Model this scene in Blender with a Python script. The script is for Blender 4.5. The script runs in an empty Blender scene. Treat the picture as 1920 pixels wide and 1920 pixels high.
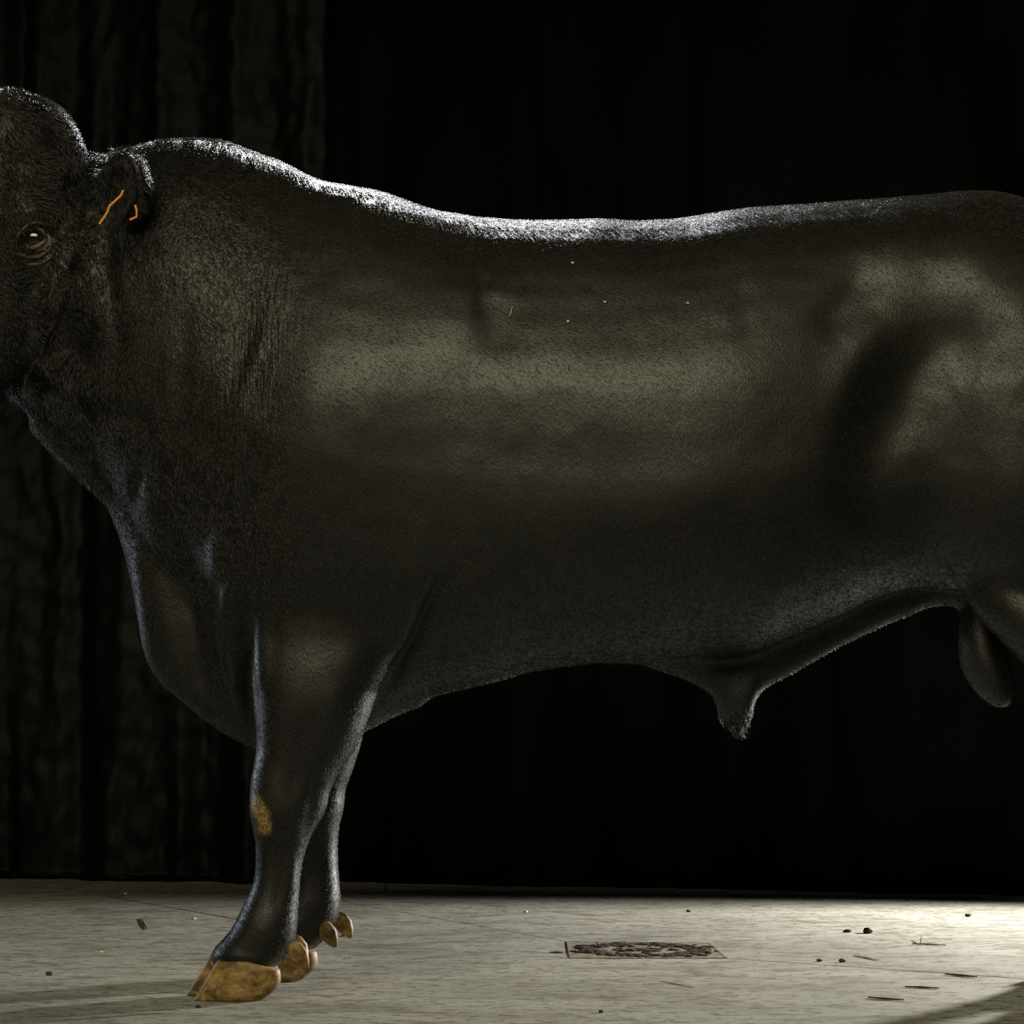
import bpy, bmesh, math, random
import numpy as np
from mathutils import Vector, Matrix
random.seed(7); rng = np.random.default_rng(7)
SC = bpy.context.scene
COL = SC.collection

# ------------------------------------------------------------------ camera
CAMY, CAMH, FPX, HOR = -5.5, 0.586, 5500.0, 1286.0     # distance, height, focal length in px, horizon row
cam_d = bpy.data.cameras.new('camera'); cam = bpy.data.objects.new('camera', cam_d); COL.objects.link(cam)
cam.location = (0, CAMY, CAMH); cam.rotation_euler = (math.pi/2, 0, 0)
cam_d.sensor_width = 36.0; cam_d.lens = FPX/1920*36.0; cam_d.shift_y = (HOR-960)/1920
cam_d.clip_start = 0.1; cam_d.clip_end = 100
SC.camera = cam
# ------------------------------------------------------------------ world, lights, exposure
w = bpy.data.worlds.new('dark_barn'); SC.world = w; w.use_nodes = True
w.node_tree.nodes['Background'].inputs[0].default_value = (0.55, 0.6, 0.7, 1)
w.node_tree.nodes['Background'].inputs[1].default_value = 0.0015
SC.cycles.use_denoising = False      # keep the fine grain of the coat
SC.cycles.max_bounces = 2; SC.cycles.diffuse_bounces = 1; SC.cycles.glossy_bounces = 1; SC.cycles.transmission_bounces = 2
SC.view_settings.view_transform = 'Standard'; SC.view_settings.look = 'None'
SC.view_settings.exposure = 0.0; SC.view_settings.gamma = 1.0; SC.view_settings.use_curve_mapping = False

def area(name, loc, target, size, size_y, power, color, spread=180):
    d = bpy.data.lights.new(name, 'AREA'); d.shape = 'RECTANGLE'; d.size = size; d.size_y = size_y
    d.energy = power; d.color = color; d.spread = math.radians(spread)
    o = bpy.data.objects.new(name, d); COL.objects.link(o); o.location = loc
    o.rotation_euler = (Vector(target)-Vector(loc)).to_track_quat('-Z', 'Y').to_euler()
    return o
def spot(name, loc, target, power, color, angle, blend, radius):
    d = bpy.data.lights.new(name, 'SPOT'); d.energy = power; d.color = color
    d.spot_size = math.radians(angle); d.spot_blend = blend; d.shadow_soft_size = radius
    o = bpy.data.objects.new(name, d); COL.objects.link(o); o.location = loc
    o.rotation_euler = (Vector(target)-Vector(loc)).to_track_quat('-Z', 'Y').to_euler()
    return o
# low light beyond the right end of the backdrop: floor, leg shadows, leg and sheath rims
spot('side_spot_light', (2.55, 2.36, 0.8), (0.35, 1.05, 0.15), 900, (1.0, 0.97, 0.90), 74, 0.7, 0.09)
# strong rim light high behind the bull
spot('rim_spot_light', (-0.5, 2.7, 3.35), (-0.50, 0.2, 2.84), 2700, (0.93, 0.95, 1.0), 64, 0.28, 0.12)
# big soft box on the camera side
area('soft_box_light', (-0.6, -3.6, 3.15), (0.1, 0.0, 1.3), 3.6, 1.3, 28, (1.0, 0.92, 0.60), 70)
# weak cool light from the left
area('cool_side_light', (-3.4, 2.2, 1.2), (-0.5, 0.1, 0.7), 0.4, 1.0, 3.6, (0.75, 0.87, 1.0), 50)

# ------------------------------------------------------------------ helpers
def P(px, py, y=0.0):
    """photo point at world depth y -> world xyz"""
    d = y - CAMY
    return Vector(((px-960)*d/FPX, y, CAMH + (HOR-py)*d/FPX))
def F(px, py):
    """photo point on the floor -> world xy"""
    d = CAMH*FPX/(py-HOR)
    return Vector(((px-960)*d/FPX, d+CAMY, 0.0))
def pchip(xs, ys, x):
    xs = np.asarray(xs, float); ys = np.asarray(ys, float); x = np.asarray(x, float)
    h = np.diff(xs); d = np.diff(ys)/h
    m = np.zeros_like(ys); m[0] = d[0]; m[-1] = d[-1]
    for i in range(1, len(xs)-1):
        if d[i-1]*d[i] > 0:
            w1 = 2*h[i]+h[i-1]; w2 = h[i]+2*h[i-1]
            m[i] = (w1+w2)/(w1/d[i-1]+w2/d[i])
    i = np.clip(np.searchsorted(xs, x)-1, 0, len(xs)-2)
    t = np.clip((x-xs[i])/h[i], 0, 1); hh = h[i]
    return ((2*t**3-3*t**2+1)*ys[i]+(t**3-2*t**2+t)*hh*m[i]+(-2*t**3+3*t**2)*ys[i+1]+(t**3-t**2)*hh*m[i+1])
def col(pts, k): return [p[k] for p in pts]
class MB:
    def __init__(s): s.v = []; s.f = []
    def loft(s, rings, cap=True):
        n = len(rings[0]); b = len(s.v)
        for r in rings: s.v.extend([tuple(p) for p in r])
        for i in range(len(rings)-1):
            for j in range(n):
                s.f.append((b+i*n+j, b+i*n+(j+1) % n, b+(i+1)*n+(j+1) % n, b+(i+1)*n+j))
        if cap:
            for base, flip in ((b, True), (b+(len(rings)-1)*n, False)):
                c = len(s.v); pts = s.v[base:base+n]
                s.v.append(tuple(np.mean(np.array(pts), axis=0)))
                for j in range(n):
                    q = (base+j, base+(j+1) % n, c)
                    s.f.append(q[::-1] if flip else q)
    def tube(s, pts, radii, n=10):
        pts = [Vector(p) for p in pts]; rings = []
        up = Vector((0.13, 0.77, 0.31)).normalized()
        for i, p in enumerate(pts):
            t = (pts[min(i+1, len(pts)-1)]-pts[max(i-1, 0)]).normalized()
            a = t.cross(up).normalized(); b = t.cross(a)
            r = radii[i] if hasattr(radii, '__len__') else radii
            ra, rb = r if hasattr(r, '__len__') else (r, r)
            rings.append([p+a*ra*math.cos(k/n*2*math.pi)+b*rb*math.sin(k/n*2*math.pi) for k in range(n)])
        s.loft(rings)
    def ball(s, c, r, n=20, m=12, R=None):
        rings = []
        for i in range(1, m):
            th = math.pi*i/m
            ring = []
            for k in range(n):
                q = Vector((math.sin(th)*math.cos(k/n*2*math.pi)*r[0], math.sin(th)*math.sin(k/n*2*math.pi)*r[1], math.cos(th)*r[2]))
                ring.append(Vector(c)+(R @ q if R else q))
            rings.append(ring)
        s.loft(rings)
    def mesh(s, name):
        me = bpy.data.meshes.new(name); me.from_pydata(s.v, [], s.f); me.update()
        bm = bmesh.new(); bm.from_mesh(me); bmesh.ops.recalc_face_normals(bm, faces=bm.faces); bm.to_mesh(me); bm.free()
        return me
    def obj(s, name, mat=None, parent=None, smooth=True):
        return link(name, s.mesh(name), mat, parent, smooth)
def link(name, me, mat=None, parent=None, smooth=True):
    o = bpy.data.objects.new(name, me); COL.objects.link(o)
    if mat: me.materials.append(mat)
    if smooth and len(me.polygons): me.polygons.foreach_set('use_smooth', [True]*len(me.polygons))
    if parent: o.parent = parent
    return o
def tag(o, label, cat=None, group=None, kind=None):
    o['label'] = label
    if cat: o['category'] = cat
    if group: o['group'] = group
    if kind: o['kind'] = kind
    return o
def box(mb, x0, x1, y0, y1, z0, z1):
    b = len(mb.v)
    mb.v += [(x, y, z) for z in (z0, z1) for y in (y0, y1) for x in (x0, x1)]
    mb.f += [tuple(b+i for i in q) for q in ((0, 2, 3, 1), (4, 5, 7, 6), (0, 1, 5, 4), (2, 6, 7, 3), (0, 4, 6, 2), (1, 3, 7, 5))]

# ------------------------------------------------------------------ materials
def mat(name):
    m = bpy.data.materials.new(name); m.use_nodes = True
    nt = m.node_tree; b = nt.nodes['Principled BSDF']
    return m, nt, b
def node(nt, t, **kw):
    n = nt.nodes.new(t)
    for k, v in kw.items():
        if k.startswith('i_'): n.inputs[k[2:].replace('_', ' ')].default_value = v
        else: setattr(n, k, v)
    return n
def ramp(nt, src, stops):
    r = nt.nodes.new('ShaderNodeValToRGB'); e = r.color_ramp.elements
    while len(e) > 1: e.remove(e[-1])
    e[0].position, e[0].color = stops[0][0], (*stops[0][1], 1)
    for p, c in stops[1:]:
        q = e.new(p); q.color = (*c, 1)
    nt.links.new(src, r.inputs[0]); return r
def mapped(nt, scale, rot=(0, 0, 0), coord='Object'):
    t = node(nt, 'ShaderNodeTexCoord'); mp = node(nt, 'ShaderNodeMapping')
    mp.inputs['Scale'].default_value = scale; mp.inputs['Rotation'].default_value = rot
    nt.links.new(t.outputs[coord], mp.inputs[0]); return mp.outputs[0]
def noise(nt, vec, scale, detail=4, rough=0.55, dist=0.0):
    n = node(nt, 'ShaderNodeTexNoise'); n.inputs['Scale'].default_value = scale
    n.inputs['Detail'].default_value = detail; n.inputs['Roughness'].default_value = rough; n.inputs['Distortion'].default_value = dist
    nt.links.new(vec, n.inputs['Vector']); return n
def mixc(nt, fac, a, b):
    m = node(nt, 'ShaderNodeMix', data_type='RGBA')
    for s, v in ((0, fac), (6, a), (7, b)):
        if hasattr(v, 'is_output'): nt.links.new(v, m.inputs[s])
        else: m.inputs[s].default_value = v if s == 0 else (*v, 1)
    return m.outputs[2]
def math_n(nt, op, a, b=None):
    m = node(nt, 'ShaderNodeMath', operation=op)
    for s, v in ((0, a), (1, b)):
        if v is None: continue
        if hasattr(v, 'is_output'): nt.links.new(v, m.inputs[s])
        else: m.inputs[s].default_value = v
    return m.outputs[0]

def coat_material():
    m, nt, b = mat('black_hide')
    v = mapped(nt, (1, 1, 1)); vf = mapped(nt, (0.55, 1, 0.22), (0, math.radians(25), 0))
    n1 = noise(nt, v, 9, 1); n2 = noise(nt, vf, 650, 1, 0.6); n3 = noise(nt, v, 120, 2, 0.65, 1.2)
    at = node(nt, 'ShaderNodeAttribute', attribute_name='dirt'); ac = node(nt, 'ShaderNodeAttribute', attribute_name='curl'); aw = node(nt, 'ShaderNodeAttribute', attribute_name='wrinkle')
    n4 = noise(nt, mapped(nt, (1.0, 0.3, 0.10), (0, math.radians(17), 0)), 130, 1, 0.6, 0.0)
    base = ramp(nt, n1.outputs[0], [(0.3, (0.005, 0.0047, 0.004)), (0.7, (0.009, 0.0084, 0.0066))])
    hair = ramp(nt, n2.outputs[0], [(0.3, (0.35, 0.35, 0.35)), (0.7, (1.5, 1.5, 1.45))])
    mul = node(nt, 'ShaderNodeMix', data_type='RGBA', blend_type='MULTIPLY'); mul.inputs[0].default_value = 1.0
    nt.links.new(base.outputs[0], mul.inputs[6]); nt.links.new(hair.outputs[0], mul.inputs[7])
    dm = math_n(nt, 'MULTIPLY', at.outputs['Fac'], ramp(nt, n2.outputs[0], [(0.35, (0.2, 0.2, 0.2)), (0.6, (1, 1, 1))]).outputs[0])
    nt.links.new(mixc(nt, dm, mul.outputs[2], (0.46, 0.32, 0.12)), b.inputs['Base Color'])
    b.inputs['Roughness'].default_value = 0.46; b.inputs['Specular IOR Level'].default_value = 0.5
    b.inputs['Sheen Weight'].default_value = 0.03; b.inputs['Sheen Roughness'].default_value = 0.4
    h = math_n(nt, 'ADD', math_n(nt, 'MULTIPLY', n2.outputs[0], 0.6), math_n(nt, 'ADD', math_n(nt, 'MULTIPLY', math_n(nt, 'MULTIPLY', n4.outputs[0], aw.outputs['Fac']), 3.2), math_n(nt, 'MULTIPLY', math_n(nt, 'MULTIPLY', n3.outputs[0], ac.outputs['Fac']), 2.5)))
    bp = node(nt, 'ShaderNodeBump'); bp.inputs['Strength'].default_value = 0.35; bp.inputs['Distance'].default_value = 0.003
    nt.links.new(h, bp.inputs['Height']); nt.links.new(bp.outputs[0], b.inputs['Normal'])
    return m
def horn_material():
    m, nt, b = mat('hoof_horn')
    v = mapped(nt, (1, 1, 1)); vr = mapped(nt, (0.35, 0.35, 1.0), (0, math.radians(-18), 0))
    n1 = noise(nt, v, 38, 5, 0.62, 0.6); n2 = noise(nt, vr, 90, 3, 0.6, 0.4)
    c = ramp(nt, n1.outputs[0], [(0.28, (0.055, 0.032, 0.012)), (0.45, (0.22, 0.125, 0.035)), (0.6, (0.42, 0.27, 0.095)), (0.78, (0.55, 0.42, 0.22))])
    r = ramp(nt, n2.outputs[0], [(0.35, (0.55, 0.5, 0.45)), (0.6, (1.0, 1.0, 1.0))])
    mul = node(nt, 'ShaderNodeMix', data_type='RGBA', blend_type='MULTIPLY'); mul.inputs[0].default_value = 0.8
    nt.links.new(c.outputs[0], mul.inputs[6]); nt.links.new(r.outputs[0], mul.inputs[7]); nt.links.new(mul.outputs[2], b.inputs['Base Color'])
    b.inputs['Roughness'].default_value = 0.55
    bp = node(nt, 'ShaderNodeBump'); bp.inputs['Strength'].default_value = 0.5; bp.inputs['Distance'].default_value = 0.003
    nt.links.new(n2.outputs[0], bp.inputs['Height']); nt.links.new(bp.outputs[0], b.inputs['Normal'])
    return m
def plain(name, c, rough=0.6, spec=0.5, var=0.0, scale=40):
    m, nt, b = mat(name)
    n = noise(nt, mapped(nt, (1, 1, 1)), scale, 1)
    k = ramp(nt, n.outputs[0], [(0.3, tuple(x*(1-var) for x in c)), (0.7, tuple(min(1, x*(1+var)) for x in c))])
    nt.links.new(k.outputs[0], b.inputs['Base Color'])
    b.inputs['Roughness'].default_value = rough; b.inputs['Specular IOR Level'].default_value = spec
    return m
def concrete_material():
    m, nt, b = mat('stained_concrete')
    v = mapped(nt, (1, 1, 1)); vs = mapped(nt, (0.5, 1.0, 1), (0, 0, math.radians(-20)))
    a = noise(nt, v, 1.6, 2, 0.6); c = noise(nt, vs, 7, 5, 0.7, 0.6); f = noise(nt, vs, 55, 3, 0.7); s = noise(nt, vs, 16, 4, 0.72, 0.0)
    c1 = ramp(nt, a.outputs[0], [(0.3, (0.29, 0.282, 0.24)), (0.7, (0.41, 0.40, 0.35))])
    c2 = ramp(nt, c.outputs[0], [(0.33, (0.62, 0.6, 0.55)), (0.5, (0.95, 0.95, 0.94)), (0.7, (1.08, 1.07, 1.05))])
    mul = node(nt, 'ShaderNodeMix', data_type='RGBA', blend_type='MULTIPLY'); mul.inputs[0].default_value = 1
    nt.links.new(c1.outputs[0], mul.inputs[6]); nt.links.new(c2.outputs[0], mul.inputs[7])
    spots = ramp(nt, f.outputs[0], [(0.56, (0, 0, 0)), (0.60, (0.9, 0.9, 0.9))])
    x = mixc(nt, spots.outputs[0], mul.outputs[2], (0.10, 0.085, 0.055))
    dirt = ramp(nt, s.outputs[0], [(0.545, (0, 0, 0)), (0.60, (0.75, 0.75, 0.75))])
    x = mixc(nt, dirt.outputs[0], x, (0.15, 0.125, 0.08))
    nt.links.new(x, b.inputs['Base Color']); b.inputs['Roughness'].default_value = 0.72; b.inputs['Specular IOR Level'].default_value = 0.35
    bp = node(nt, 'ShaderNodeBump'); bp.inputs['Strength'].default_value = 0.35; bp.inputs['Distance'].default_value = 0.004
    nt.links.new(math_n(nt, 'ADD', c.outputs[0], math_n(nt, 'MULTIPLY', f.outputs[0], 0.4)), bp.inputs['Height']); nt.links.new(bp.outputs[0], b.inputs['Normal'])
    return m
M_COAT, M_HORN, M_FLOOR = coat_material(), horn_material(), concrete_material()

# ------------------------------------------------------------------ floor: slabs with open joints
floor_mb = MB(); box(floor_mb, -9, 9, -9, 9, -0.14, -0.06)
floor = floor_mb.obj('floor', plain('joint_dirt', (0.05, 0.042, 0.03), 0.9, 0.2, 0.3), smooth=False); floor['kind'] = 'structure'
def slab(pts, name='concrete_slab'):
    mb = MB(); n = len(pts)
    mb.v = [(p[0], p[1], 0.0) for p in pts]+[(p[0], p[1], -0.06) for p in pts]
    mb.f = [tuple(range(n)), tuple(range(2*n-1, n-1, -1))]+[(i, i+n, (i+1) % n+n, (i+1) % n) for i in range(n)]
    return mb.obj(name, M_FLOOR, floor, smooth=False)
def line_at(a, b, y): t = (y-a.y)/(b.y-a.y); return a+(b-a)*t
A1, A2, B1, B2 = F(200, 1680), F(435, 1722), F(640, 1690), F(1060, 1765)
C0, C1, C2, C3 = F(960, 1802), F(1062, 1797), F(1365, 1797), F(1920, 1835)
Cl = C0+(C0-C1)*60; Cr = C3+(C3-C2)*9
aT, bT = line_at(A1, A2, 9), line_at(B1, B2, 9)
def isect(p, d, q, e):
    t = ((q.x-p.x)*e.y-(q.y-p.y)*e.x)/(d.x*e.y-d.y*e.x); return p+d*t
aJ = isect(A1, A2-A1, C0, C1-C0)
g = 0.007; aE = A2+(A2-A1)*0.15
gx = Vector((g, 0, 0)); gy = Vector((0, g, 0)); tx = Vector((0.0002, 0, 0)); ty = Vector((0, 0.0002, 0))
slab([Vector((-9, 9, 0)), aT-gx, aE-gx, aE-tx, aJ-tx+ty, Cl+ty, Vector((-9, Cl.y, 0))])
slab([aT+gx, bT-gx, B2-gx*.3, C1+ty-tx, C0+ty, aJ+tx+ty, aE+tx, aE+gx])
slab([bT+gx, Vector((9, 9, 0)), Vector((9, Cr.y, 0)), Cr+gy, C3+gy, C2+gy, C1+ty, B2+gx*.3])
slab([Cl-ty, C0-ty, C1-gy, C2-gy, C3-gy, Cr-gy, Vector((9, -9, 0)), Vector((-9, -9, 0))])

# dark barn shell around the set
M_WALL = plain('dark_barn_wall', (0.02, 0.019, 0.018), 0.9, 0.2, 0.3, 3)
for nm, b6 in (('wall_back', (-9, 9, 5.0, 5.2, -.06, 6)), ('wall_front', (-9, 9, -8.2, -8.0, -.06, 6)), ('wall_left', (-7.2, -7.0, -8.2, 5.2, -.06, 6)), ('wall_right', (7.0, 7.2, -8.2, 5.2, -.06, 6)), ('ceiling', (-9, 9, -8.2, 5.2, 6.0, 6.2))):
    mb = MB(); box(mb, *b6); o = mb.obj(nm, M_WALL, smooth=False); o['kind'] = 'structure'

# ------------------------------------------------------------------ bull body (one continuous skin)
YM = 0.18                                   # mid plane of the bull
def ring_xz(x, zt, zw, zb, W, nu, nl, yc=YM, k=48):
    r = []
    for j in range(k):
        th = 2*math.pi*j/k; c, s = math.cos(th), math.sin(th); n = nu if c > 0 else nl
        e = 2.0/n
        ww = math.copysign(abs(s)**e, s)*W; zz = abs(c)**e
        r.append((x, yc-ww, zw+(zt-zw)*zz if c > 0 else zw-(zw-zb)*zz))
    return r
KM = (YM-CAMY)/FPX
def mx(px): return (px-960)*KM
def mz(py): return CAMH+(HOR-py)*KM
body = MB()
TOP = [(20,330),(60,300),(100,285),(150,290),(195,292),(215,288),(245,278),(280,270),(320,266),(370,266),(420,272),(470,288),(520,306),(570,330),(600,342),(640,350),(700,361),(760,379),(820,399),(880,410),(940,415),(1010,418),(1100,418),(1180,420),(1250,418),(1300,412),(1350,404),(1400,398),(1450,395),(1550,387),(1650,379),(1720,372),(1760,366),(1800,362),(1850,363),(1890,371),(1920,382),(1980,405),(2030,445),(2060,510),(2080,600),(2096,700)]
BOT = [(20,740),(60,770),(100,800),(150,850),(200,900),(240,970),(280,1050),(330,1130),(400,1230),(470,1310),(540,1350),(620,1360),(690,1345),(760,1325),(820,1306),(880,1290),(940,1272),(1000,1255),(1060,1247),(1120,1243),(1200,1243),(1300,1243),(1400,1236),(1480,1205),(1560,1170),(1640,1130),(1720,1110),(1800,1110),(1880,1150),(1960,1190),(2030,1120),(2070,980),(2096,900)]
WID = [(20,.11),(60,.135),(100,.155),(200,.195),(300,.235),(400,.275),(500,.315),(600,.345),(700,.36),(800,.368),(900,.375),(1000,.385),(1200,.40),(1350,.395),(1500,.375),(1620,.355),(1700,.355),(1800,.365),(1900,.355),(1980,.32),(2040,.25),(2080,.17),(2096,.08)]
MIDH = [(20,540),(100,560),(200,600),(300,650),(400,720),(500,820),(650,880),(900,920),(1200,930),(1500,890),(1700,830),(1900,810),(2096,800)]
NUP = [(20,1.9),(200,1.75),(350,1.7),(500,1.75),(650,1.9),(800,2.05),(950,2.25),(1100,2.35),(1300,2.4),(1500,2.35),(1700,2.25),(1850,2.1),(2000,2.05),(2096,2)]
NLO = [(20,1.9),(200,1.8),(400,1.65),(600,1.7),(900,1.75),(1200,1.8),(1500,1.8),(1700,2.0),(1850,2.8),(1980,2.8),(2096,2)]
xs = np.linspace(20, 2096, 420)
fT, fB, fW, fM, fU, fL = (pchip(col(t, 0), col(t, 1), xs) for t in (TOP, BOT, WID, MIDH, NUP, NLO))
body.loft([ring_xz(mx(x), mz(a), mz(mm), mz(b), ww, nu, nl) for x, a, b, ww, mm, nu, nl in zip(xs, fT, fB, fW, fM, fU, fL)])
# dewlap and brisket
DW = [(60,808),(95,845),(130,880),(170,920),(203,955),(225,1010),(240,1062),(250,1110),(258,1160),(267,1205),(281,1245),(310,1287),(350,1322),(390,1355),(430,1382),(480,1404),(540,1412),(620,1400),(690,1374),(760,1341),(800,1324)]
xs2 = np.concatenate([np.linspace(60, 200, 30), np.linspace(203, 300, 60), np.linspace(303, 800, 90)])
db = pchip(col(DW, 0), col(DW, 1), xs2)
dw = pchip([60, 200, 260, 350, 450, 600, 800], [.045, .055, .062, .085, .11, .13, .12], xs2)
body.loft([ring_xz(mx(x), mz(b-430), mz(b-230), mz(b), ww, 2, 1.9, k=24) for x, b, ww in zip(xs2, db, dw)])
# sheath
SH = [(1180,1235),(1240,1262),(1300,1288),(1335,1314),(1350,1342),(1370,1364),(1390,1368),(1406,1352),(1417,1320),(1432,1299),(1480,1271),(1560,1225),(1640,1187),(1700,1161),(1760,1139),(1800,1138),(1840,1150),(1880,1185)]
xs3 = np.linspace(1180, 1880, 150)
sb = pchip(col(SH, 0), col(SH, 1), xs3); sw = pchip([1180, 1300, 1380, 1420, 1500, 1700, 1880], [.07, .05, .042, .042, .04, .045, .06], xs3)
body.loft([ring_xz(mx(x), mz(b-190), mz(b-60), mz(b), ww, 2, 2, k=20) for x, b, ww in zip(xs3, sb, sw)])
body.ball(P(1377, 1330, YM), (.040, .034, .034))
# scrotum
def blobtube(pts, y=YM, n=20):
    d = (y-CAMY)/FPX
    rings = []
    for px, py, rx, ry in pts:
        c = P(px, py, y)
        rings.append([(c.x+rx*d*math.cos(t/n*2*math.pi), y+ry*d*math.sin(t/n*2*math.pi), c.z) for t in range(n)])
    body.loft(rings)
blobtube([(1850,1080,60,55),(1842,1130,44,48),(1838,1170,40,50),(1842,1215,46,58),(1852,1260,50,60),(1865,1295,42,52),(1874,1318,28,36),(1880,1332,12,16)])

# legs: photo rows of the near fore leg (row, left, right, half width, lateral centre)
FORE = [(900,540,800,.05,.075),(960,505,812,.085,.09),(1030,485,812,.105,.075),(1100,480,800,.112,.05),(1150,477,785,.112,.035),(1200,475,760,.097,.02),(1260,475,730,.090,.006),(1330,478,698,.086,0),(1370,481,682,.083,0),(1400,481,668,.079,0),(1430,475,648,.075,0),(1455,470,632,.072,0),(1480,467,620,.070,0),(1525,468,608,.068,0),(1552,474,591,.060,0),(1582,480,577,.052,0),(1615,480,567,.047,0),(1652,476,562,.046,0),(1690,460,560,.050,0),(1720,446,558,.056,0),(1745,432,556,.058,0),(1765,415,553,.060,0),(1785,397,540,.062,0),(1800,395,532,.060,0),(1815,400,522,.05,0)]
HIND = [(760,1860,2080,.04,.13),(850,1830,2090,.08,.105),(930,1810,2090,.11,.08),(1010,1800,2085,.10,.09),(1080,1808,2075,.105,.078),(1145,1834,2062,.105,.06),(1200,1882,2058,.097,.045),(1245,1920,2055,.085,.03),(1330,1978,2070,.068,.01),(1400,2010,2110,.06,0),(1450,2035,2138,.058,0),(1500,2052,2140,.052,0),(1560,2062,2128,.046,0),(1640,2062,2124,.044,0),(1700,2052,2126,.05,0),(1740,2037,2126,.056,0),(1770,2017,2120,.06,0),(1795,1997,2107,.062,0),(1815,1997,2094,.05,0)]
def leg(rows, dxr, yb, side):
    py = np.linspace(rows[0][0], rows[-1][0], 140); DX = np.interp(py, col(dxr, 0), col(dxr, 1))
    L, R, HW, YC = (pchip(col(rows, 0), col(rows, k), py) for k in (1, 2, 3, 4))
    rings = []
    for p, l, r, hw, yc, dx in zip(py, L, R, HW, YC, DX):
        cx, rx = ((l+r)/2-960)/1000, (r-l)/2000
        rings.append([(cx+dx+rx*math.copysign(abs(math.cos(t/24*2*math.pi))**.9, math.cos(t/24*2*math.pi)), yb+side*yc+hw*math.copysign(abs(math.sin(t/24*2*math.pi))**.9, math.sin(t/24*2*math.pi)), (1872-p)/1000) for t in range(24)])
    body.loft(rings)
FORE_DX, HIND_DX = 0.045, 0.085
leg(FORE, [(0, 0)], 0.0, 1); leg(FORE, [(1300,-.03),(1382,-.015),(1457,.013),(1508,.013),(1569,.033),(1620,.046),(1700,.058),(1745,.060),(1800,.045)], 0.36, -1)
leg(HIND, [(0, 0)], -0.02, 1); leg(HIND, [(0, HIND_DX)], 0.38, -1)
# tail
body.tube([P(x, y, YM) for x, y in ((1960,420),(2040,425),(2095,470),(2118,560),(2124,700),(2120,900),(2112,1100),(2106,1250),(2104,1400))], [.05,.045,.036,.03,.027,.024,.022,.024,.012], 14)

# head: front/back profile pairs, turned a little to the camera
HEAD = [((-10,199),(55,200),.05),((-50,218),(106,222),.095),((-95,258),(136,256),.12),((-130,330),(158,318),.132),((-160,410),(156,400),.136),((-185,490),(138,480),.128),((-200,570),(112,555),.108),((-215,650),(80,630),.088),((-235,715),(40,700),.074),((-268,770),(-35,765),.078),((-300,820),(-130,822),.086),((-298,862),(-195,862),.062)]
HEAD_TURN = math.radians(16)
PIV = P(150, 420, YM)
def headmap(p):
    q = Vector(p)-PIV
    return PIV+Matrix.Rotation(HEAD_TURN, 3, 'Z') @ q + Vector((0.0, -0.035, 0))
tt = np.linspace(0, len(HEAD)-1, 60); ii = np.arange(len(HEAD))
hf = [pchip(ii, [h[0][k] for h in HEAD], tt) for k in (0, 1)]; hb = [pchip(ii, [h[1][k] for h in HEAD], tt) for k in (0, 1)]
hw = pchip(ii, [h[2] for h in HEAD], tt)
rings = []
for i in range(len(tt)):
    a, b = P(hf[0][i], hf[1][i], YM), P(hb[0][i], hb[1][i], YM)
    c, d = (a+b)/2, (b-a)/2
    ring = []
    for k in range(36):
        th = 2*math.pi*k/36; s, co = math.sin(th), math.cos(th)
        ring.append(headmap(c+d*math.copysign(abs(co)**.8, co)+Vector((0, -hw[i]*math.copysign(abs(s)**.8, s), 0))))
    rings.append(ring)
body.loft(rings)
body.ball(headmap(P(-250, 800, YM)), (.062, .088, .055)); body.ball(headmap(P(-205, 850, YM)), (.06, .062, .035))

# ears: cupped leaves
def ear(base, tip, width, cup, side):
    """closed cup shell from the ear root to its rounded tip; the opening faces `cup`"""
    base, tip, cup = Vector(base), Vector(tip), Vector(cup).normalized()
    ax = tip-base; L = ax.length; ax.normalize(); wv = ax.cross(cup).normalized(); cup = wv.cross(ax).normalized()
    nu, nv, th = 30, 20, .010
    def pt(u, v, off):
        wd = width*np.interp(u, [0, .15, .35, .6, .78, .9, .97, 1], [.42, .62, .92, 1.0, .88, .62, .34, .08])
        dep = wd*0.62*(1-v*v)*np.interp(u, [0, .3, .8, 1], [1.1, 1.0, .7, .1])-0.012*u*u
        return base+ax*(u*L)+wv*(v*wd)-cup*(dep+off)
    rings = []
    for i in range(nu+1):
        u = i/nu
        rings.append([pt(u, -1+2*j/nv, 0) for j in range(nv+1)]+[pt(u, 1-2*j/nv, th) for j in range(nv+1)])
    body.loft(rings)
ear(P(176, 425, .04), P(258, 300, -.10), .060, (-.45, -.80, -.10), 1)
q = headmap(P(140, 330, YM+.12)); ear(q, q+Vector((.05, .19, -.02)), .055, (-.7, -.25, -.3), -1)

raw = body.mesh('bull_raw'); tmp = bpy.data.objects.new('bull_raw', raw); COL.objects.link(tmp)
rm = tmp.modifiers.new('r', 'REMESH'); rm.mode = 'VOXEL'; rm.voxel_size = 0.0052; rm.adaptivity = 0
dg = bpy.context.evaluated_depsgraph_get()
skin = bpy.data.meshes.new_from_object(tmp.evaluated_get(dg)); skin.name = 'bull'
bpy.data.objects.remove(tmp); bpy.data.meshes.remove(raw)
N = len(skin.vertices)
V = np.empty(N*3); skin.vertices.foreach_get('co', V); V = V.reshape(-1, 3)
E = np.empty(len(skin.edges)*2, np.int32); skin.edges.foreach_get('vertices', E); E = E.reshape(-1, 2)
deg = np.maximum(1, np.bincount(E.ravel(), minlength=N))
def lap(A):
    out = np.empty_like(A)
    for k in range(A.shape[1]):
        out[:, k] = (np.bincount(E[:, 0], A[E[:, 1], k], N)+np.bincount(E[:, 1], A[E[:, 0], k], N))/deg
    return out
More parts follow.
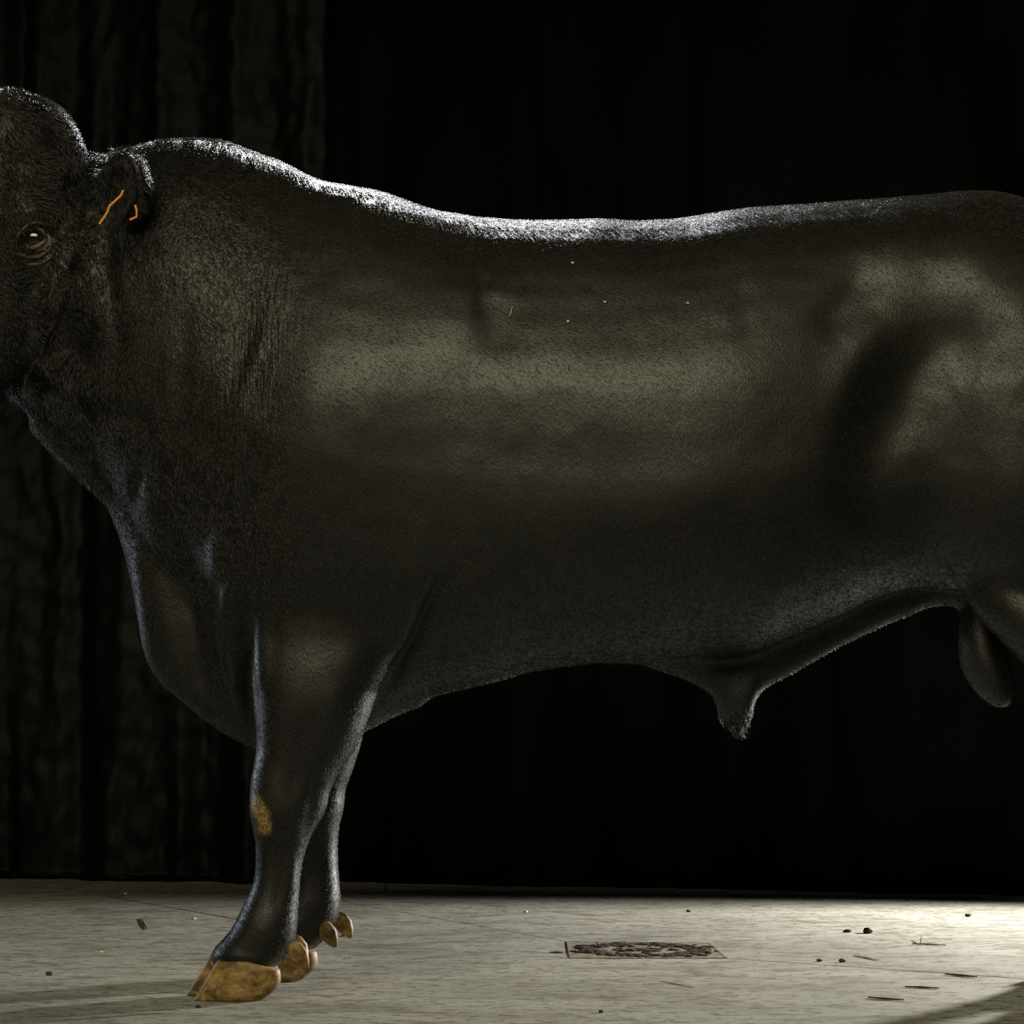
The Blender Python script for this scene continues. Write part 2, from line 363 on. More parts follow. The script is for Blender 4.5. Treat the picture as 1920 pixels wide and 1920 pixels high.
def smooth(A, it, wgt=1.0):
    for _ in range(it):
        A = A+(lap(A)-A)*0.5*wgt
        A = A-(lap(A)-A)*0.20*wgt
    return A
def proj(A):
    ym = YM-np.abs(A[:, 1]-YM); d = ym-CAMY
    return np.stack([960+A[:, 0]*FPX/d, HOR-(A[:, 2]-CAMH)*FPX/d], 1)
def normals(A):
    skin.vertices.foreach_set('co', A.ravel()); skin.update()
    n = np.empty(N*3); skin.vertex_normals.foreach_get('vector', n); return n.reshape(-1, 3)
def seg_dist(U, pts, along=False):
    best = np.full(len(U), 1e9); pos = np.zeros(len(U)); s0 = 0.0
    total = sum(math.dist(a, b) for a, b in zip(pts[:-1], pts[1:]))
    for a, b in zip(pts[:-1], pts[1:]):
        a = np.array(a, float); b = np.array(b, float); ab = b-a; ln = np.linalg.norm(ab)
        t = np.clip(((U-a) @ ab)/max(1e-9, ab @ ab), 0, 1)
        d = np.linalg.norm(U-(a+t[:, None]*ab), axis=1); m = d < best
        best = np.where(m, d, best); pos = np.where(m, (s0+t*ln)/total, pos); s0 += ln
    return (best, pos) if along else best
def sstep(x, a, b):
    t = np.clip((x-a)/(b-a), 0, 1); return t*t*(3-2*t)
U = proj(V)
isear = (U[:, 0] > 158) & (U[:, 0] < 300) & (U[:, 1] > 285) & (U[:, 1] < 430) & (V[:, 1] < 0.0)
keep = 1-0.85*isear[:, None].astype(float)
V = smooth(V, 40, keep)
NRM = normals(V); U = proj(V)
side = sstep(np.abs(NRM[:, 1]), 0.15, 0.5)
D = np.zeros(N)
def ridge(pts, amp, sig):
    global D
    d, p = seg_dist(U, pts, True)
    D = D+amp/1000*np.exp(-0.5*(d/sig)**2)*sstep(np.minimum(p, 1-p), -0.12, 0.35)
def blob(c, r, amp, rot=0):
    global D
    d = U-np.array(c, float); a = math.radians(rot); ca, sa = math.cos(a), math.sin(a)
    D = D+amp/1000*np.exp(-0.5*(((d[:, 0]*ca+d[:, 1]*sa)/r[0])**2+((-d[:, 0]*sa+d[:, 1]*ca)/r[1])**2))
# broad muscle forms
blob((640,650),(140,160),22); blob((820,600),(60,80),10); blob((460,620),(60,140),-8)
blob((1130,545),(220,65),-6); blob((1150,730),(220,70),10)
blob((800,930),(110,60),-4); blob((1050,930),(120,60),-2); blob((1300,900),(60,90),8)
ridge([(1570,990),(1640,850),(1700,710),(1760,640),(1850,650),(1930,700)], -24, 50); blob((1765,820),(105,140),-42)
blob((1800,470),(90,60),14); blob((1660,470),(50,40),12)
ridge([(1640,490),(1590,560),(1535,640)], -9, 26); ridge([(1660,590),(1610,680),(1570,790)], 9, 30)
ridge([(1388,520),(1395,560),(1402,640)], -3, 15)
ridge([(908,500),(906,560),(900,605)], -5, 11); ridge([(932,500),(932,570)], 3, 18); blob((935,620),(28,36),-7)
blob((870,560),(40,60),6); blob((610,730),(60,60),6); blob((560,520),(60,70),-6)
# shoulder, arm and elbow
blob((610,1105),(95,60),8); blob((775,1090),(26,46),10)
ridge([(862,1052),(825,1090),(800,1140),(775,1205),(735,1275),(705,1320)], -15, 9); blob((895,1110),(46,46),12)
ridge([(957,1050),(962,1100),(958,1140)], -5, 7)
ridge([(462,1100),(464,1180),(465,1300),(470,1400)], -20, 10); ridge([(492,1110),(490,1200),(490,1300)], 8, 12)
ridge([(440,1050),(425,1130),(420,1200),(440,1300),(470,1360)], 9, 9); ridge([(455,1120),(450,1200),(462,1290)], -7, 7)
ridge([(395,1080),(392,1180),(410,1280),(450,1370)], -8, 9); ridge([(400,1000),(410,1100)], 8, 12)
ridge([(335,980),(345,1120),(375,1270),(430,1370)], -24, 20)
ridge([(470,520),(448,640),(418,760)], -3, 16)
# neck
ridge([(268,780),(262,850),(250,920),(250,980)], -9, 8); ridge([(300,850),(310,1000),(320,1100)], -6, 16)
ridge([(490,560),(450,680),(430,760)], -2.5, 9); ridge([(505,600),(470,700),(440,800)], 2, 9)
ridge([(420,850),(390,960),(370,1050)], -6, 12); ridge([(350,560),(340,700),(330,800)], -5, 14)
blob((340,470),(60,90),12); blob((330,360),(90,40),8)
ridge([(205,430),(200,520),(215,640),(190,760)], -12, 12)
# head
ridge([(134,470),(112,555),(78,640),(35,715),(0,768)], -12, 8); ridge([(146,295),(146,350),(144,420)], -9, 7)
ridge([(40,395),(80,398),(110,420)], 9, 11); ridge([(20,480),(60,498),(105,480)], 4, 9); blob((20,570),(50,50),10)
ridge([(10,430),(60,415),(95,430)], -3, 6)
# legs
ridge([(590,1330),(560,1420),(545,1500)], -5, 12); ridge([(600,1440),(585,1520),(570,1580)], -5, 9); blob((500,1510),(30,40),5)
ridge([(530,1570),(525,1650),(520,1720)], -3.5, 9); ridge([(548,1600),(545,1680)], 3, 6); blob((500,1745),(40,25),4)
ridge([(390,1793),(450,1796),(530,1808)], 4, 6)
def vnoise3(A, sc, seed):
    r = np.random.default_rng(seed).random((32, 32, 32)); q = A*sc; i = np.floor(q).astype(int); f = q-i; f = f*f*(3-2*f); out = 0
    for a in (0, 1):
        for b in (0, 1):
            for c in (0, 1):
                w_ = (f[:, 0] if a else 1-f[:, 0])*(f[:, 1] if b else 1-f[:, 1])*(f[:, 2] if c else 1-f[:, 2])
                out = out+w_*r[(i[:, 0]+a) % 32, (i[:, 1]+b) % 32, (i[:, 2]+c) % 32]
    return out-.5
uneven = 0.010*vnoise3(V, 5, 1)+0.0045*vnoise3(V*np.array([1, 1, .6]), 12, 2)+0.0015*vnoise3(V, 30, 3)
V = V+NRM*(D*side+uneven*sstep(U[:, 1], 1700, 1300))[:, None]
# eye socket
EYE = P(63, 447, 0.0)
near = (NRM[:, 1] < 0.1) & (np.hypot(U[:, 0]-63, U[:, 1]-447) < 70) & (V[:, 1] < YM)
ey = V[(np.hypot(U[:, 0]-63, U[:, 1]-447) < 8) & (V[:, 1] < YM)]
EYE_Y = float(ey[:, 1].mean()) if len(ey) else 0.0
fall = np.exp(-0.5*(((U[:, 0]-63)/24)**2+((U[:, 1]-447)/16)**2)**1.5)*near
V[:, 1] += 0.016*fall
V = smooth(V, 3, keep)
NRM = normals(V); U = proj(V)
# attributes: curly coat on head and neck, tan dirt on knee
curl = (1-sstep(U[:, 0], 420, 620))*(1-sstep(U[:, 1], 950, 1250))
dirt = np.exp(-0.5*(seg_dist(U, [(478, 1505), (492, 1530), (496, 1552)])/11)**4)*(V[:, 1] < YM)
wrinkle = np.exp(-0.5*(seg_dist(U, [(520, 500), (480, 640), (430, 800), (400, 950)])/42)**2)+.6*np.exp(-0.5*(seg_dist(U, [(410, 1100), (440, 1350)])/35)**2)
for nm, arr in (('curl', curl), ('dirt', dirt), ('wrinkle', wrinkle)):
    at = skin.attributes.new(nm, 'FLOAT', 'POINT'); at.data.foreach_set('value', arr.astype(np.float32))
skin.materials.clear()
bull = link('bull', skin, M_COAT)
tag(bull, 'massive black bull standing side-on with its head at the frame edge', 'bull')
print('BULL', N, 'verts; eye depth', EYE_Y)

# ------------------------------------------------------------------ things on the skin are placed by a ray from the camera
from mathutils.bvhtree import BVHTree
polys = np.empty(len(skin.loops), np.int32); skin.loops.foreach_get('vertex_index', polys)
starts = np.empty(len(skin.polygons), np.int32); skin.polygons.foreach_get('loop_start', starts)
tots = np.empty(len(skin.polygons), np.int32); skin.polygons.foreach_get('loop_total', tots)
plist = [tuple(polys[a:a+t].tolist()) for a, t in zip(starts, tots)]
bvh = BVHTree.FromPolygons([tuple(v) for v in V.tolist()], plist)
CAMP = Vector((0, CAMY, CAMH))
def hit(px, py):
    d = (P(px, py, 0)-CAMP).normalized()
    loc, nor, idx, dist = bvh.ray_cast(CAMP, d)
    return loc, nor

# ---- hooves
def claw(name, toe, heel, z0, yc, hw, dx, splay, X=lambda p: (p-960)/1000):
    mb = MB(); rings = []; k = 28
    for h, ins in ((0.0, .86), (0.05, .96), (0.2, 1.0), (0.4, 1.0), (0.6, .98), (0.8, .95), (0.93, .9), (1.0, .8)):
        toe_x = X(toe)+0.046*h**0.9; heel_x = X(heel)+0.036*math.sin(min(1, h*1.5)*math.pi/2)
        ring = []
        for j in range(k):
            t = 2*math.pi*j/k; c, s_ = math.cos(t), math.sin(t)
            u = 0.5-0.5*c                                  # 0 toe, 1 heel
            cx = (toe_x+heel_x)/2; rx = (heel_x-toe_x)/2
            wdt = hw*(0.30+0.70*min(1, u*1.7)**0.7)
            x = cx-rx*c*(ins*.3+.7); y = yc+wdt*math.copysign(abs(s_)**.8, s_)*ins+splay*(1-u)
            top = 0.079-0.020*max(0, u-.35)/.65
            ring.append((x+dx, y, z0+h*top))
        rings.append(ring)
    mb.loft(rings); o = mb.obj(name, M_HORN, bull); return o
def dewclaw(x, z, y, s=1.0):
    mb = MB()
    p = [Vector((x-.012*s, y, z+.022*s)), Vector((x-.006*s, y, z+.014*s)), Vector((x+.002*s, y, z)), Vector((x+.010*s, y, z-.014*s)), Vector((x+.017*s, y, z-.026*s))]
    mb.tube(p, [(.008*s, .008*s), (.016*s, .012*s), (.019*s, .013*s), (.013*s, .010*s), (.004*s, .004*s)], 14)
    return mb.obj('dewclaw', M_HORN, bull)
def foot(dx, yb, toe, heel, dxs, zs, s):
    claw('hoof_claw', toe, heel, 0, yb-.034, .033, dx, -.006); claw('hoof_claw', toe-24, heel-10, 0, yb+.040, .033, dx, .008)
    for (x, y), z in zip(dxs, zs): dewclaw(x, z, y, s)
foot(0, 0, 366, 494, [(-.398, -.046), (-.405, .045)], [.085, .09], 1.0)
foot(FORE_DX, .36, 366, 494, [(-.366, .318), (-.340, .395)], [.094, .106], 1.0)
foot(0, -.02, 1968, 2078, [(1.165, -.055), (1.17, .02)], [.095, .095], .9)
foot(HIND_DX, .38, 1968, 2078, [(1.25, .345), (1.255, .42)], [.095, .095], .9)

# ---- eye
M_LID = plain('eyelid_skin', (0.06, 0.045, 0.024), 0.55, 0.5, 0.6, 260)
def eye_material():
    m, nt, b = mat('eye_ball')
    t = node(nt, 'ShaderNodeTexCoord'); dp = node(nt, 'ShaderNodeVectorMath', operation='DOT_PRODUCT')
    nm = node(nt, 'ShaderNodeVectorMath', operation='NORMALIZE'); nt.links.new(t.outputs['Object'], nm.inputs[0])
    nt.links.new(nm.outputs[0], dp.inputs[0]); dp.inputs[1].default_value = Vector((0.06, -0.93, 0.30)).normalized()
    r = ramp(nt, dp.outputs['Value'], [(0.64, (0.42, 0.38, 0.28)), (0.70, (0.018, 0.010, 0.005)), (0.92, (0.012, 0.007, 0.004)), (0.965, (0.003, 0.003, 0.004))])
    nt.links.new(r.outputs[0], b.inputs['Base Color']); b.inputs['Roughness'].default_value = 0.06
    b.inputs['Coat Weight'].default_value = 0.6; b.inputs['Coat Roughness'].default_value = 0.03
    return m
e0, en = hit(63, 447)
ER = 0.033; EC = e0+Vector((0, ER-0.013, 0))
mb = MB(); mb.ball((0, 0, 0), (ER, ER, ER), 32, 20)
eb = mb.obj('eyeball', eye_material(), bull); eb.location = EC; eb['label'] = 'glossy dark brown eye'
def on_eye(px, py, lift):
    q = P(px, py, EC.y); dx_, dz_ = q.x-EC.x, q.z-EC.z
    y = EC.y-math.sqrt(max(1e-6, (ER+lift)**2-dx_*dx_-dz_*dz_)) if dx_*dx_+dz_*dz_ < (ER+lift)**2 else EC.y
    return Vector((q.x, min(y, EC.y-.004), q.z))
for nm, pts in (('upper_eyelid', ((30,466),(38,450),(48,438),(60,431),(74,431),(85,438),(92,450))), ('lower_eyelid', ((30,466),(40,466),(52,469),(64,470),(76,466),(86,459),(92,450)))):
    mb = MB(); c = [on_eye(x, y, .002) for x, y in pts]
    mb.tube(c, [.003, .0042, .0048, .005, .0048, .0042, .003], 10); mb.obj(nm, M_LID, bull)
for nm, pts, r_ in (('brow_fold', ((26,452),(38,434),(52,421),(68,416),(86,420),(98,432)), .004), ('under_eye_fold', ((22,474),(38,478),(54,483),(72,482),(90,472),(101,456)), .004), ('under_eye_fold', ((34,490),(52,496),(74,495),(95,484),(106,468)), .003)):
    c = []
    for x, y in pts:
        l, n_ = hit(x, y); c.append(l+n_*.0012)
    mb = MB(); mb.tube(c, [r_*.4]+[r_]*(len(c)-2)+[r_*.4], 8); mb.obj(nm, M_LID, bull)

# the far eye, nostrils and mouth, out of the frame but part of the head
m2 = bvh.find_nearest(headmap(P(-60, 425, YM+.14))); m2 = m2[0]-m2[1]*.02; fe = MB(); fe.ball((0, 0, 0), (ER, ER, ER), 24, 16)
fo = fe.obj('eyeball', eb.data.materials[0], bull); fo.location = m2; fo.rotation_euler = (0, 0, math.radians(200)); fo['label'] = 'glossy dark brown eye'
M_NOSE = plain('wet_black_nose', (0.008, 0.008, 0.008), 0.3, 0.5, 0.3, 120)
for sg in (-1, 1):
    mb = MB(); mb.ball((0, 0, 0), (.020, .012, .012), 16, 10, Matrix.Rotation(math.radians(35*sg), 3, 'Z'))
    o = mb.obj('nostril', M_NOSE, bull); o.location = bvh.find_nearest(headmap(P(-300, 785, YM+.052*sg)))[0]
mb = MB(); mb.tube([bvh.find_nearest(headmap(P(x, y, YM+dy)))[0] for x, y, dy in ((-150,842,-.080),(-200,838,-.086),(-260,838,-.080),(-300,838,-.045),(-312,838,0),(-300,838,.045),(-260,838,.080),(-200,838,.086),(-150,842,.080))], .004, 8); mb.obj('mouth_line', M_NOSE, bull)

# ---- ear tags
def tag_material():
    m, nt, b = mat('orange_plastic')
    b.inputs['Base Color'].default_value = (0.92, 0.38, 0.015, 1); b.inputs['Roughness'].default_value = 0.4
    tr = node(nt, 'ShaderNodeBsdfTranslucent'); tr.inputs[0].default_value = (1.0, 0.46, 0.02, 1)
    mx_ = node(nt, 'ShaderNodeMixShader'); mx_.inputs[0].default_value = 0.55
    nt.links.new(b.outputs[0], mx_.inputs[1]); nt.links.new(tr.outputs[0], mx_.inputs[2]); nt.links.new(mx_.outputs[0], nt.nodes['Material Output'].inputs[0])
    return m
M_TAG = tag_material()
def strip(pts, y0, y1, th):
    mb = MB(); rings = []
    n = len(pts)
    for i, (x, y) in enumerate(pts):
        a = Vector((*pts[max(0, i-1)], 0)); b_ = Vector((*pts[min(n-1, i+1)], 0)); t = (b_-a).normalized(); nn = Vector((-t.y, t.x, 0))*th/2
        rings.append([P(x+nn.x, y+nn.y, y0), P(x-nn.x, y-nn.y, y0), P(x-nn.x, y-nn.y, y1), P(x+nn.x, y+nn.y, y1)])
    mb.loft(rings); return mb.obj('ear_tag', M_TAG, bull, smooth=False)
strip([(231,356),(227,366),(216,376),(205,386),(201,398),(193,410),(186,420)], -.150, -.105, 4.0)['label'] = 'thin orange ear tag seen edge-on inside the ear'
strip([(253,384),(256,394),(256,406),(243,412)], -.150, -.115, 4.0)['label'] = 'short orange ear tag at the ear edge'

# ------------------------------------------------------------------ backdrop sheets
def sheet_material(name, c, rough, spec):
    m, nt, b = mat(name)
    n = noise(nt, mapped(nt, (1, 1, 0.35)), 5, 1, 0.6)
    k = ramp(nt, n.outputs[0], [(0.35, tuple(x*.45 for x in c)), (0.65, tuple(x*1.5 for x in c))]); nt.links.new(k.outputs[0], b.inputs['Base Color'])
    b.inputs['Roughness'].default_value = rough; b.inputs['Specular IOR Level'].default_value = spec
    return m
BL, BR = Vector((-1.59, 3.6, 0)), Vector((1.43, 2.68, 0)); BD = (BR-BL).normalized(); BN = Vector((BD.y, -BD.x, 0)); BN = BN if BN.y < 0 else -BN
def value_noise(a, b, seed):
    r = np.random.default_rng(seed).random((64, 64))
    i, j = np.floor(a).astype(int), np.floor(b).astype(int); u, v_ = a-i, b-j; u = u*u*(3-2*u); v_ = v_*v_*(3-2*v_)
    g_ = lambda x, y: r[x % 64, y % 64]
    return (g_(i, j)*(1-u)+g_(i+1, j)*u)*(1-v_)+(g_(i, j+1)*(1-u)+g_(i+1, j+1)*u)*v_-.5
def backdrop(s0, s1, off, fold, crinkle, seed, m, label, top=2.95):
    ns, nz = int((s1-s0)/.014), 150
    S, K = np.meshgrid(np.linspace(s0, s1, ns), np.linspace(0, 1, nz))
    Z = np.where(K < .12, 0.004+0*K, (K-.12)/.88*top)
    out = np.where(K < .12, (0.12-K)/.12*0.07, 0)
    out = out+np.where(K >= .12, 0.05*np.exp(-Z/.06), .05)*0
    f = fold*(value_noise(S*7+3, Z*.5, seed)+.6*value_noise(S*17, Z*.9+5, seed+1))+crinkle*(value_noise(S*30+Z*9, Z*26-S*12, seed+2)+.6*value_noise(S*60-Z*22, Z*50+S*15, seed+3))
    out = out+f+off
    Z = Z+np.where(K < .12, 0.026*np.maximum(0, value_noise(S*14, K*60, seed+4)+.05)+.012*np.maximum(0, value_noise(S*42, K*90, seed+5)), 0)
    out = out+np.where(K < .12, .05*value_noise(S*5, 0*K, seed+6)*(0.12-K)/.12, 0)
    X = BL.x+BD.x*S+BN.x*out; Y = BL.y+BD.y*S+BN.y*out
    v = np.stack([X, Y, Z], -1).reshape(-1, 3)
    a = np.arange(nz*ns).reshape(nz, ns); fc = np.stack([a[:-1, :-1], a[:-1, 1:], a[1:, 1:], a[1:, :-1]], -1).reshape(-1, 4)
    me = bpy.data.meshes.new('backdrop_sheet'); me.from_pydata(v.tolist(), [], fc.tolist()); me.update()
    o = link('backdrop_sheet', me, m); sd = o.modifiers.new('thick', 'SOLIDIFY'); sd.thickness = .003; sd.offset = -1
    return tag(o, label, 'backdrop', 'black backdrop sheets')
M_SH1 = sheet_material('black_crinkled_film', (0.0042, 0.0041, 0.0037), 0.6, 0.2); M_SH2 = sheet_material('black_cloth', (0.003, 0.003, 0.0032), 0.85, 0.05)
S_SPLIT = 1.05
backdrop(-2.2, S_SPLIT+.06, 0.09, .10, .020, 11, M_SH1, 'crinkled black plastic sheet hanging behind the bull head and hump')
backdrop(S_SPLIT-.02, 3.25, -.05, .06, .004, 23, M_SH2, 'smooth black cloth backdrop hanging behind the bull back and belly')

# ------------------------------------------------------------------ drain cover in the floor
M_STEEL = plain('dirty_steel', (0.22, 0.195, 0.145), 0.7, 0.4, 0.5, 60); M_SOIL = plain('dark_soil', (0.045, 0.033, 0.02), 0.95, 0.2, 0.6, 120)
dc = [F(1062, 1766), F(1332, 1769), F(1364, 1797), F(1068, 1797)]
drain = bpy.data.objects.new('drain_cover', None); COL.objects.link(drain)
dcc = sum(dc, Vector())/4; drain.location = dcc; tag(drain, 'square metal drain cover caked with dirt, set in the concrete floor', 'drain cover')
def quad_prism(mb, q, z0, z1):
    b = len(mb.v); mb.v += [(p.x-dcc.x, p.y-dcc.y, z0) for p in q]+[(p.x-dcc.x, p.y-dcc.y, z1) for p in q]
    mb.f += [(b, b+1, b+2, b+3), (b+7, b+6, b+5, b+4)]+[(b+i, b+4+i, b+4+(i+1) % 4, b+(i+1) % 4) for i in range(4)]
mb = MB(); quad_prism(mb, [dcc+(p-dcc)*.97 for p in dc], 0.0003, .0010); mb.obj('plate', M_STEEL, drain, smooth=False)
for i in range(4):
    a, b_ = dc[i], dc[(i+1) % 4]; mb = MB(); quad_prism(mb, [a, b_, dcc+(b_-dcc)*.97, dcc+(a-dcc)*.97], 0.0003, .0016); mb.obj('frame_bar', M_STEEL, drain, smooth=False)
def soil_ring(r0, r1, n, seed):
    r_ = random.Random(seed); mb = MB()
    ux = (dc[1]-dc[0]+dc[2]-dc[3])/4*.88; uy = (dc[0]-dc[3]+dc[1]-dc[2])/4*.88
    for i in range(n):
        a = r_.random()*2*math.pi; rr = r_.uniform(r0, r1); p = ux*math.cos(a)*rr+uy*math.sin(a)*rr
        s_ = r_.uniform(.002, .008); mb.ball((p.x, p.y, .001+s_*.12), (s_*r_.uniform(1, 2.6), s_*r_.uniform(.8, 2.0), s_*r_.uniform(.2, .45)), 7, 5)
    return mb
o = soil_ring(.70, 1.0, 380, 3).obj('soil_ring', M_SOIL, drain); o['kind'] = 'stuff'
o = soil_ring(.0, 1.15, 150, 4).obj('soil_crumbs', M_SOIL, drain); o['kind'] = 'stuff'

# ------------------------------------------------------------------ straw, twigs and clods
M_STRAW = plain('straw', (0.42, 0.32, 0.15), 0.6, 0.4, 0.35, 90); M_TWIG = plain('twig', (0.06, 0.04, 0.022), 0.8, 0.3, 0.4, 90); M_PALE = plain('pale_chip', (0.6, 0.55, 0.42), 0.7, 0.4, 0.2, 90)
def strand(name, pts, r, m, label, cat, zs=None):
    q = [F(*p) for p in pts]
    for i, p in enumerate(q): p.z = r+(zs[i] if zs else 0)
    mb = MB(); mb.tube(q, [r*.6]+[r]*(len(q)-2)+[r*.5], 6); return tag(mb.obj(name, m), label, cat)
def clod(name, px, py, s, m, label, cat, seed):
    r_ = random.Random(seed); c = F(px, py); mb = MB(); mb.ball((0, 0, 0), (s*r_.uniform(1.1, 1.8), s, s*.7), 12, 8)
    mb.v = [tuple(np.array(v)*(1+r_.uniform(-.22, .22))) for v in mb.v]
    o = mb.obj(name, m); o.location = (c.x, c.y, s*.62); return tag(o, label, cat)
strand('straw', [(1710,1771),(1740,1772),(1775,1774)], .0022, M_STRAW, 'pale straw lying flat on the brightest patch of floor', 'straw')
strand('straw', [(1726,1771),(1727,1767),(1729,1762)], .0014, M_TWIG, 'tiny dark stalk sticking up beside the pale flat straw', 'straw', [0, .006, .012])
strand('straw', [(1601,1793),(1625,1797),(1648,1802)], .0018, M_STRAW, 'thin slanted straw right of the drain cover, behind the floor joint', 'straw')
strand('straw', [(1697,1852),(1728,1853),(1760,1855)], .0022, M_TWIG, 'brown stalk at the edge of the hind leg shadow', 'straw')
strand('twig', [(1628,1872),(1660,1875),(1695,1877)], .0025, M_TWIG, 'dark twig lowest on the bright floor, touching the shadow', 'twig')
strand('twig', [(1772,1828),(1800,1831),(1832,1834)], .0025, M_TWIG, 'brown twig lying along the floor joint at the right', 'twig')
strand('twig', [(640,1757),(655,1755),(668,1752)], .003, M_TWIG, 'short dark twig behind the far fore foot', 'twig')
strand('twig', [(720,1672),(723,1667),(727,1660)], .0022, M_TWIG, 'small dark twig standing on the floor behind the fore legs', 'twig', [0, .01, .02])
strand('straw', [(265,1723),(270,1733),(276,1744)], .0018, M_TWIG, 'thin grey stalk on the dim floor left of the fore leg', 'straw')
strand('straw', [(1030,1787),(1045,1787),(1058,1787)], .002, M_TWIG, 'short brown stalk just left of the drain cover', 'straw')
strand('straw', [(1240,1840),(1265,1845),(1300,1852)], .0014, M_STRAW, 'faint straw in front of the drain cover', 'straw')
for a in (('clod', 1627, 1750, .010, M_TWIG, 'dark brown clod on the bright floor, larger of two', 'clod', 1), ('clod', 1589, 1748, .0055, M_TWIG, 'small dark clod left of the larger clod', 'clod', 2),
          ('chip', 1633, 1747, .005, M_PALE, 'pale chip resting against the larger dark clod', 'chip', 3), ('chip', 986, 1711, .004, M_PALE, 'tiny pale chip on the floor behind the drain cover', 'chip', 4),
          ('chip', 363, 1724, .004, M_PALE, 'tiny pale chip left of the near fore pastern', 'chip', 5), ('chip', 188, 1786, .003, M_PALE, 'tiny pale chip on the lit floor at lower left', 'chip', 6),
          ('chip', 235, 1677, .004, M_PALE, 'tiny pale chip near the start of the floor joint', 'chip', 7), ('clod', 92, 1829, .006, M_TWIG, 'dark flake on the floor just behind the hoof shadow', 'clod', 8),
          ('clod', 1291, 1710, .0045, M_TWIG, 'tiny dark clod behind the drain cover', 'clod', 9), ('clod', 1815, 1719, .006, M_TWIG, 'tiny dark clod near the backdrop foot at the right', 'clod', 10),
          ('clod', 1536, 1803, .0045, M_TWIG, 'small dark crumb in front of the slanted straw, left one of two', 'clod', 11), ('clod', 1579, 1804, .0055, M_TWIG, 'small dark crumb in front of the slanted straw, right one of two', 'clod', 12),
          ('clod', 372, 1890, .0045, M_TWIG, 'small dark crumb in front of the near hoof', 'clod', 13), ('clod', 1127, 1899, .004, M_TWIG, 'dark crumb at the bottom middle of the floor', 'clod', 14)):
    clod(*a)
c = clod('rag', 1858, 1668, .022, plain('grey_rag', (0.25, 0.23, 0.2), 0.9, 0.2, 0.3), 'small crumpled grey rag at the foot of the black cloth', 'rag', 21)
# chaff on the hide
for i, (px, py, s_, lb) in enumerate(((1074,495,.0028,'tiny straw fleck high on the bull back below the rim light'), (1134,568,.0025,'tiny straw fleck on the upper flank, middle of the row'), (1290,570,.0025,'tiny straw fleck on the upper flank, nearest the hip'), (1065,604,.0028,'tiny straw fleck below the upper flank row'))):
    l, n_ = hit(px, py); mb = MB(); mb.ball((0, 0, 0), (s_*1.3, s_, s_), 8, 6); mb.v = [tuple(np.array(v)*random.uniform(.75, 1.25)) for v in mb.v]
    o = mb.obj('chaff', M_STRAW); o.location = l+n_*.003; tag(o, lb, 'chaff', 'straw flecks on the hide')
mb = MB(); mb.tube([hit(*p)[0]+hit(*p)[1]*.004 for p in ((961,577),(959,585),(957,595))], [.0008, .0013, .0008], 6)
tag(mb.obj('chaff', M_STRAW), 'short upright straw stuck to the hide behind the shoulder', 'chaff', 'straw flecks on the hide')

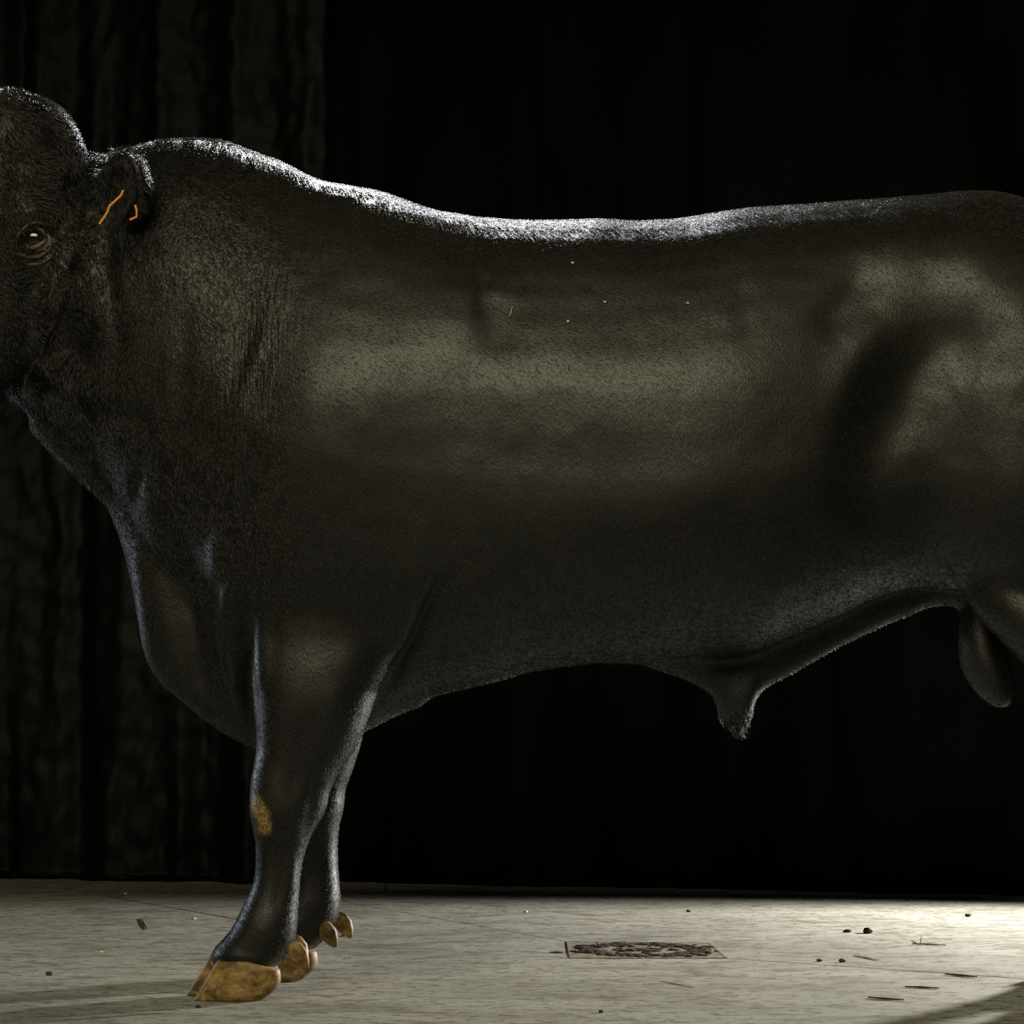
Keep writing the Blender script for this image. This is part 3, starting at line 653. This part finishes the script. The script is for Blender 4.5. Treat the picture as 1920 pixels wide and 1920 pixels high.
# ------------------------------------------------------------------ short coat: hair strands on the hide
def coat(n_hair):
    ln = len(plist); quads = np.array([p if len(p) == 4 else (p[0], p[1], p[2], p[2]) for p in plist])
    a, b_, c_, d_ = (V[quads[:, k]] for k in range(4))
    ar = 0.5*np.linalg.norm(np.cross(c_-a, d_-b_), axis=1)
    fn = NRM[quads].mean(1); fc = (a+b_+c_+d_)/4; fu = proj(fc)
    view = np.array(CAMP)-fc; view /= np.linalg.norm(view, axis=1)[:, None]
    fac = (fn*view).sum(1)
    dens = np.where(fac > -0.35, 1.0, 0.06)*np.where(fu[:, 0] > 2000, .15, 1)*np.where(fu[:, 0] < -40, .3, 1)
    dens = dens*np.where(np.abs(fac) < .35, 1.6, 1.0)
    dens = np.where((np.hypot((fu[:, 0]-62)/34, (fu[:, 1]-449)/22) < 1) & (fc[:, 1] < YM), 0, dens)
    dens = np.where(fc[:, 2] < .075, 0, dens)
    p = ar*dens; idx = rng.choice(ln, n_hair, p=p/p.sum())
    u, v = rng.random(n_hair)[:, None], rng.random(n_hair)[:, None]
    root = (a[idx]*(1-u)+b_[idx]*u)*(1-v)+(d_[idx]*(1-u)+c_[idx]*u)*v
    n = fn[idx]; n /= np.linalg.norm(n, axis=1)[:, None]
    q = proj(root); hd = (1-sstep(q[:, 0], 150, 260))*(1-sstep(q[:, 1], 700, 850)); nk = (1-sstep(q[:, 0], 420, 620))*(1-sstep(q[:, 1], 950, 1200))
    lg = sstep(q[:, 1], 1250, 1420)*(1-sstep(q[:, 0], 700, 800)); tuft = np.exp(-0.5*(np.hypot(q[:, 0]-1380, q[:, 1]-1358)/24)**2)
    rim = ((np.hypot((q[:, 0]-225)/75, (q[:, 1]-360)/75) < 1) & (root[:, 1] < -.01)).astype(float)
    g = np.stack([.75-.65*lg-.4*nk, np.zeros(n_hair), -.6-.4*lg-.3*nk], 1)
    g += (nk*.9)[:, None]*np.stack([vnoise3(root, 40, 5), vnoise3(root, 40, 6), vnoise3(root, 40, 7)], 1)*1.5+.30*rng.normal(size=(n_hair, 3))
    g += hd[:, None]*np.stack([vnoise3(root, 24, 8)*2.2+.1, vnoise3(root, 24, 9)*1.5, vnoise3(root, 24, 10)*2.2+.2], 1)
    g += tuft[:, None]*np.array([-.2, -.2, -2.2])
    t = g-n*(g*n).sum(1)[:, None]; t /= np.linalg.norm(t, axis=1)[:, None]+1e-9
    L = (.0085+.005*nk+.007*hd+.026*tuft+.008*rim)*rng.uniform(.6, 1.25, n_hair)
    lift = (.22+.14*nk+.25*hd+.35*tuft+.3*rim)[:, None]*rng.uniform(.6, 1.5, (n_hair, 1))
    d1 = t+n*lift*1.5; d1 /= np.linalg.norm(d1, axis=1)[:, None]; d2 = t+n*lift*.6; d2 /= np.linalg.norm(d2, axis=1)[:, None]
    pts = np.empty((n_hair, 3, 3), np.float32); pts[:, 0] = root-n*.0006; pts[:, 1] = pts[:, 0]+d1*(L*.5)[:, None]; pts[:, 2] = pts[:, 1]+d2*(L*.5)[:, None]
    hc = bpy.data.hair_curves.new('coat_hair'); hc.add_curves([3]*n_hair)
    hc.attributes['position'].data.foreach_set('vector', pts.ravel())
    ra = hc.attributes.get('radius') or hc.attributes.new('radius', 'FLOAT', 'POINT')
    ra.data.foreach_set('value', ((1+.45*nk+.5*hd+1.0*tuft)[:, None]*np.array([.00021, .00018, .00005])[None]).astype(np.float32).ravel())
    m, nt, b = mat('black_hair')
    hi = node(nt, 'ShaderNodeHairInfo'); k = ramp(nt, hi.outputs['Random'], [(0.0, (0.003, 0.0028, 0.0024)), (0.8, (0.009, 0.008, 0.006)), (1.0, (0.05, 0.043, 0.03))])
    nt.links.new(k.outputs[0], b.inputs['Base Color']); b.inputs['Roughness'].default_value = 0.40; b.inputs['Specular IOR Level'].default_value = 0.5
    hc.materials.append(m)
    o = bpy.data.objects.new('coat_hair', hc); COL.objects.link(o); o.parent = bull; o['kind'] = 'stuff'; o['label'] = 'short glossy black coat'
coat(340000)
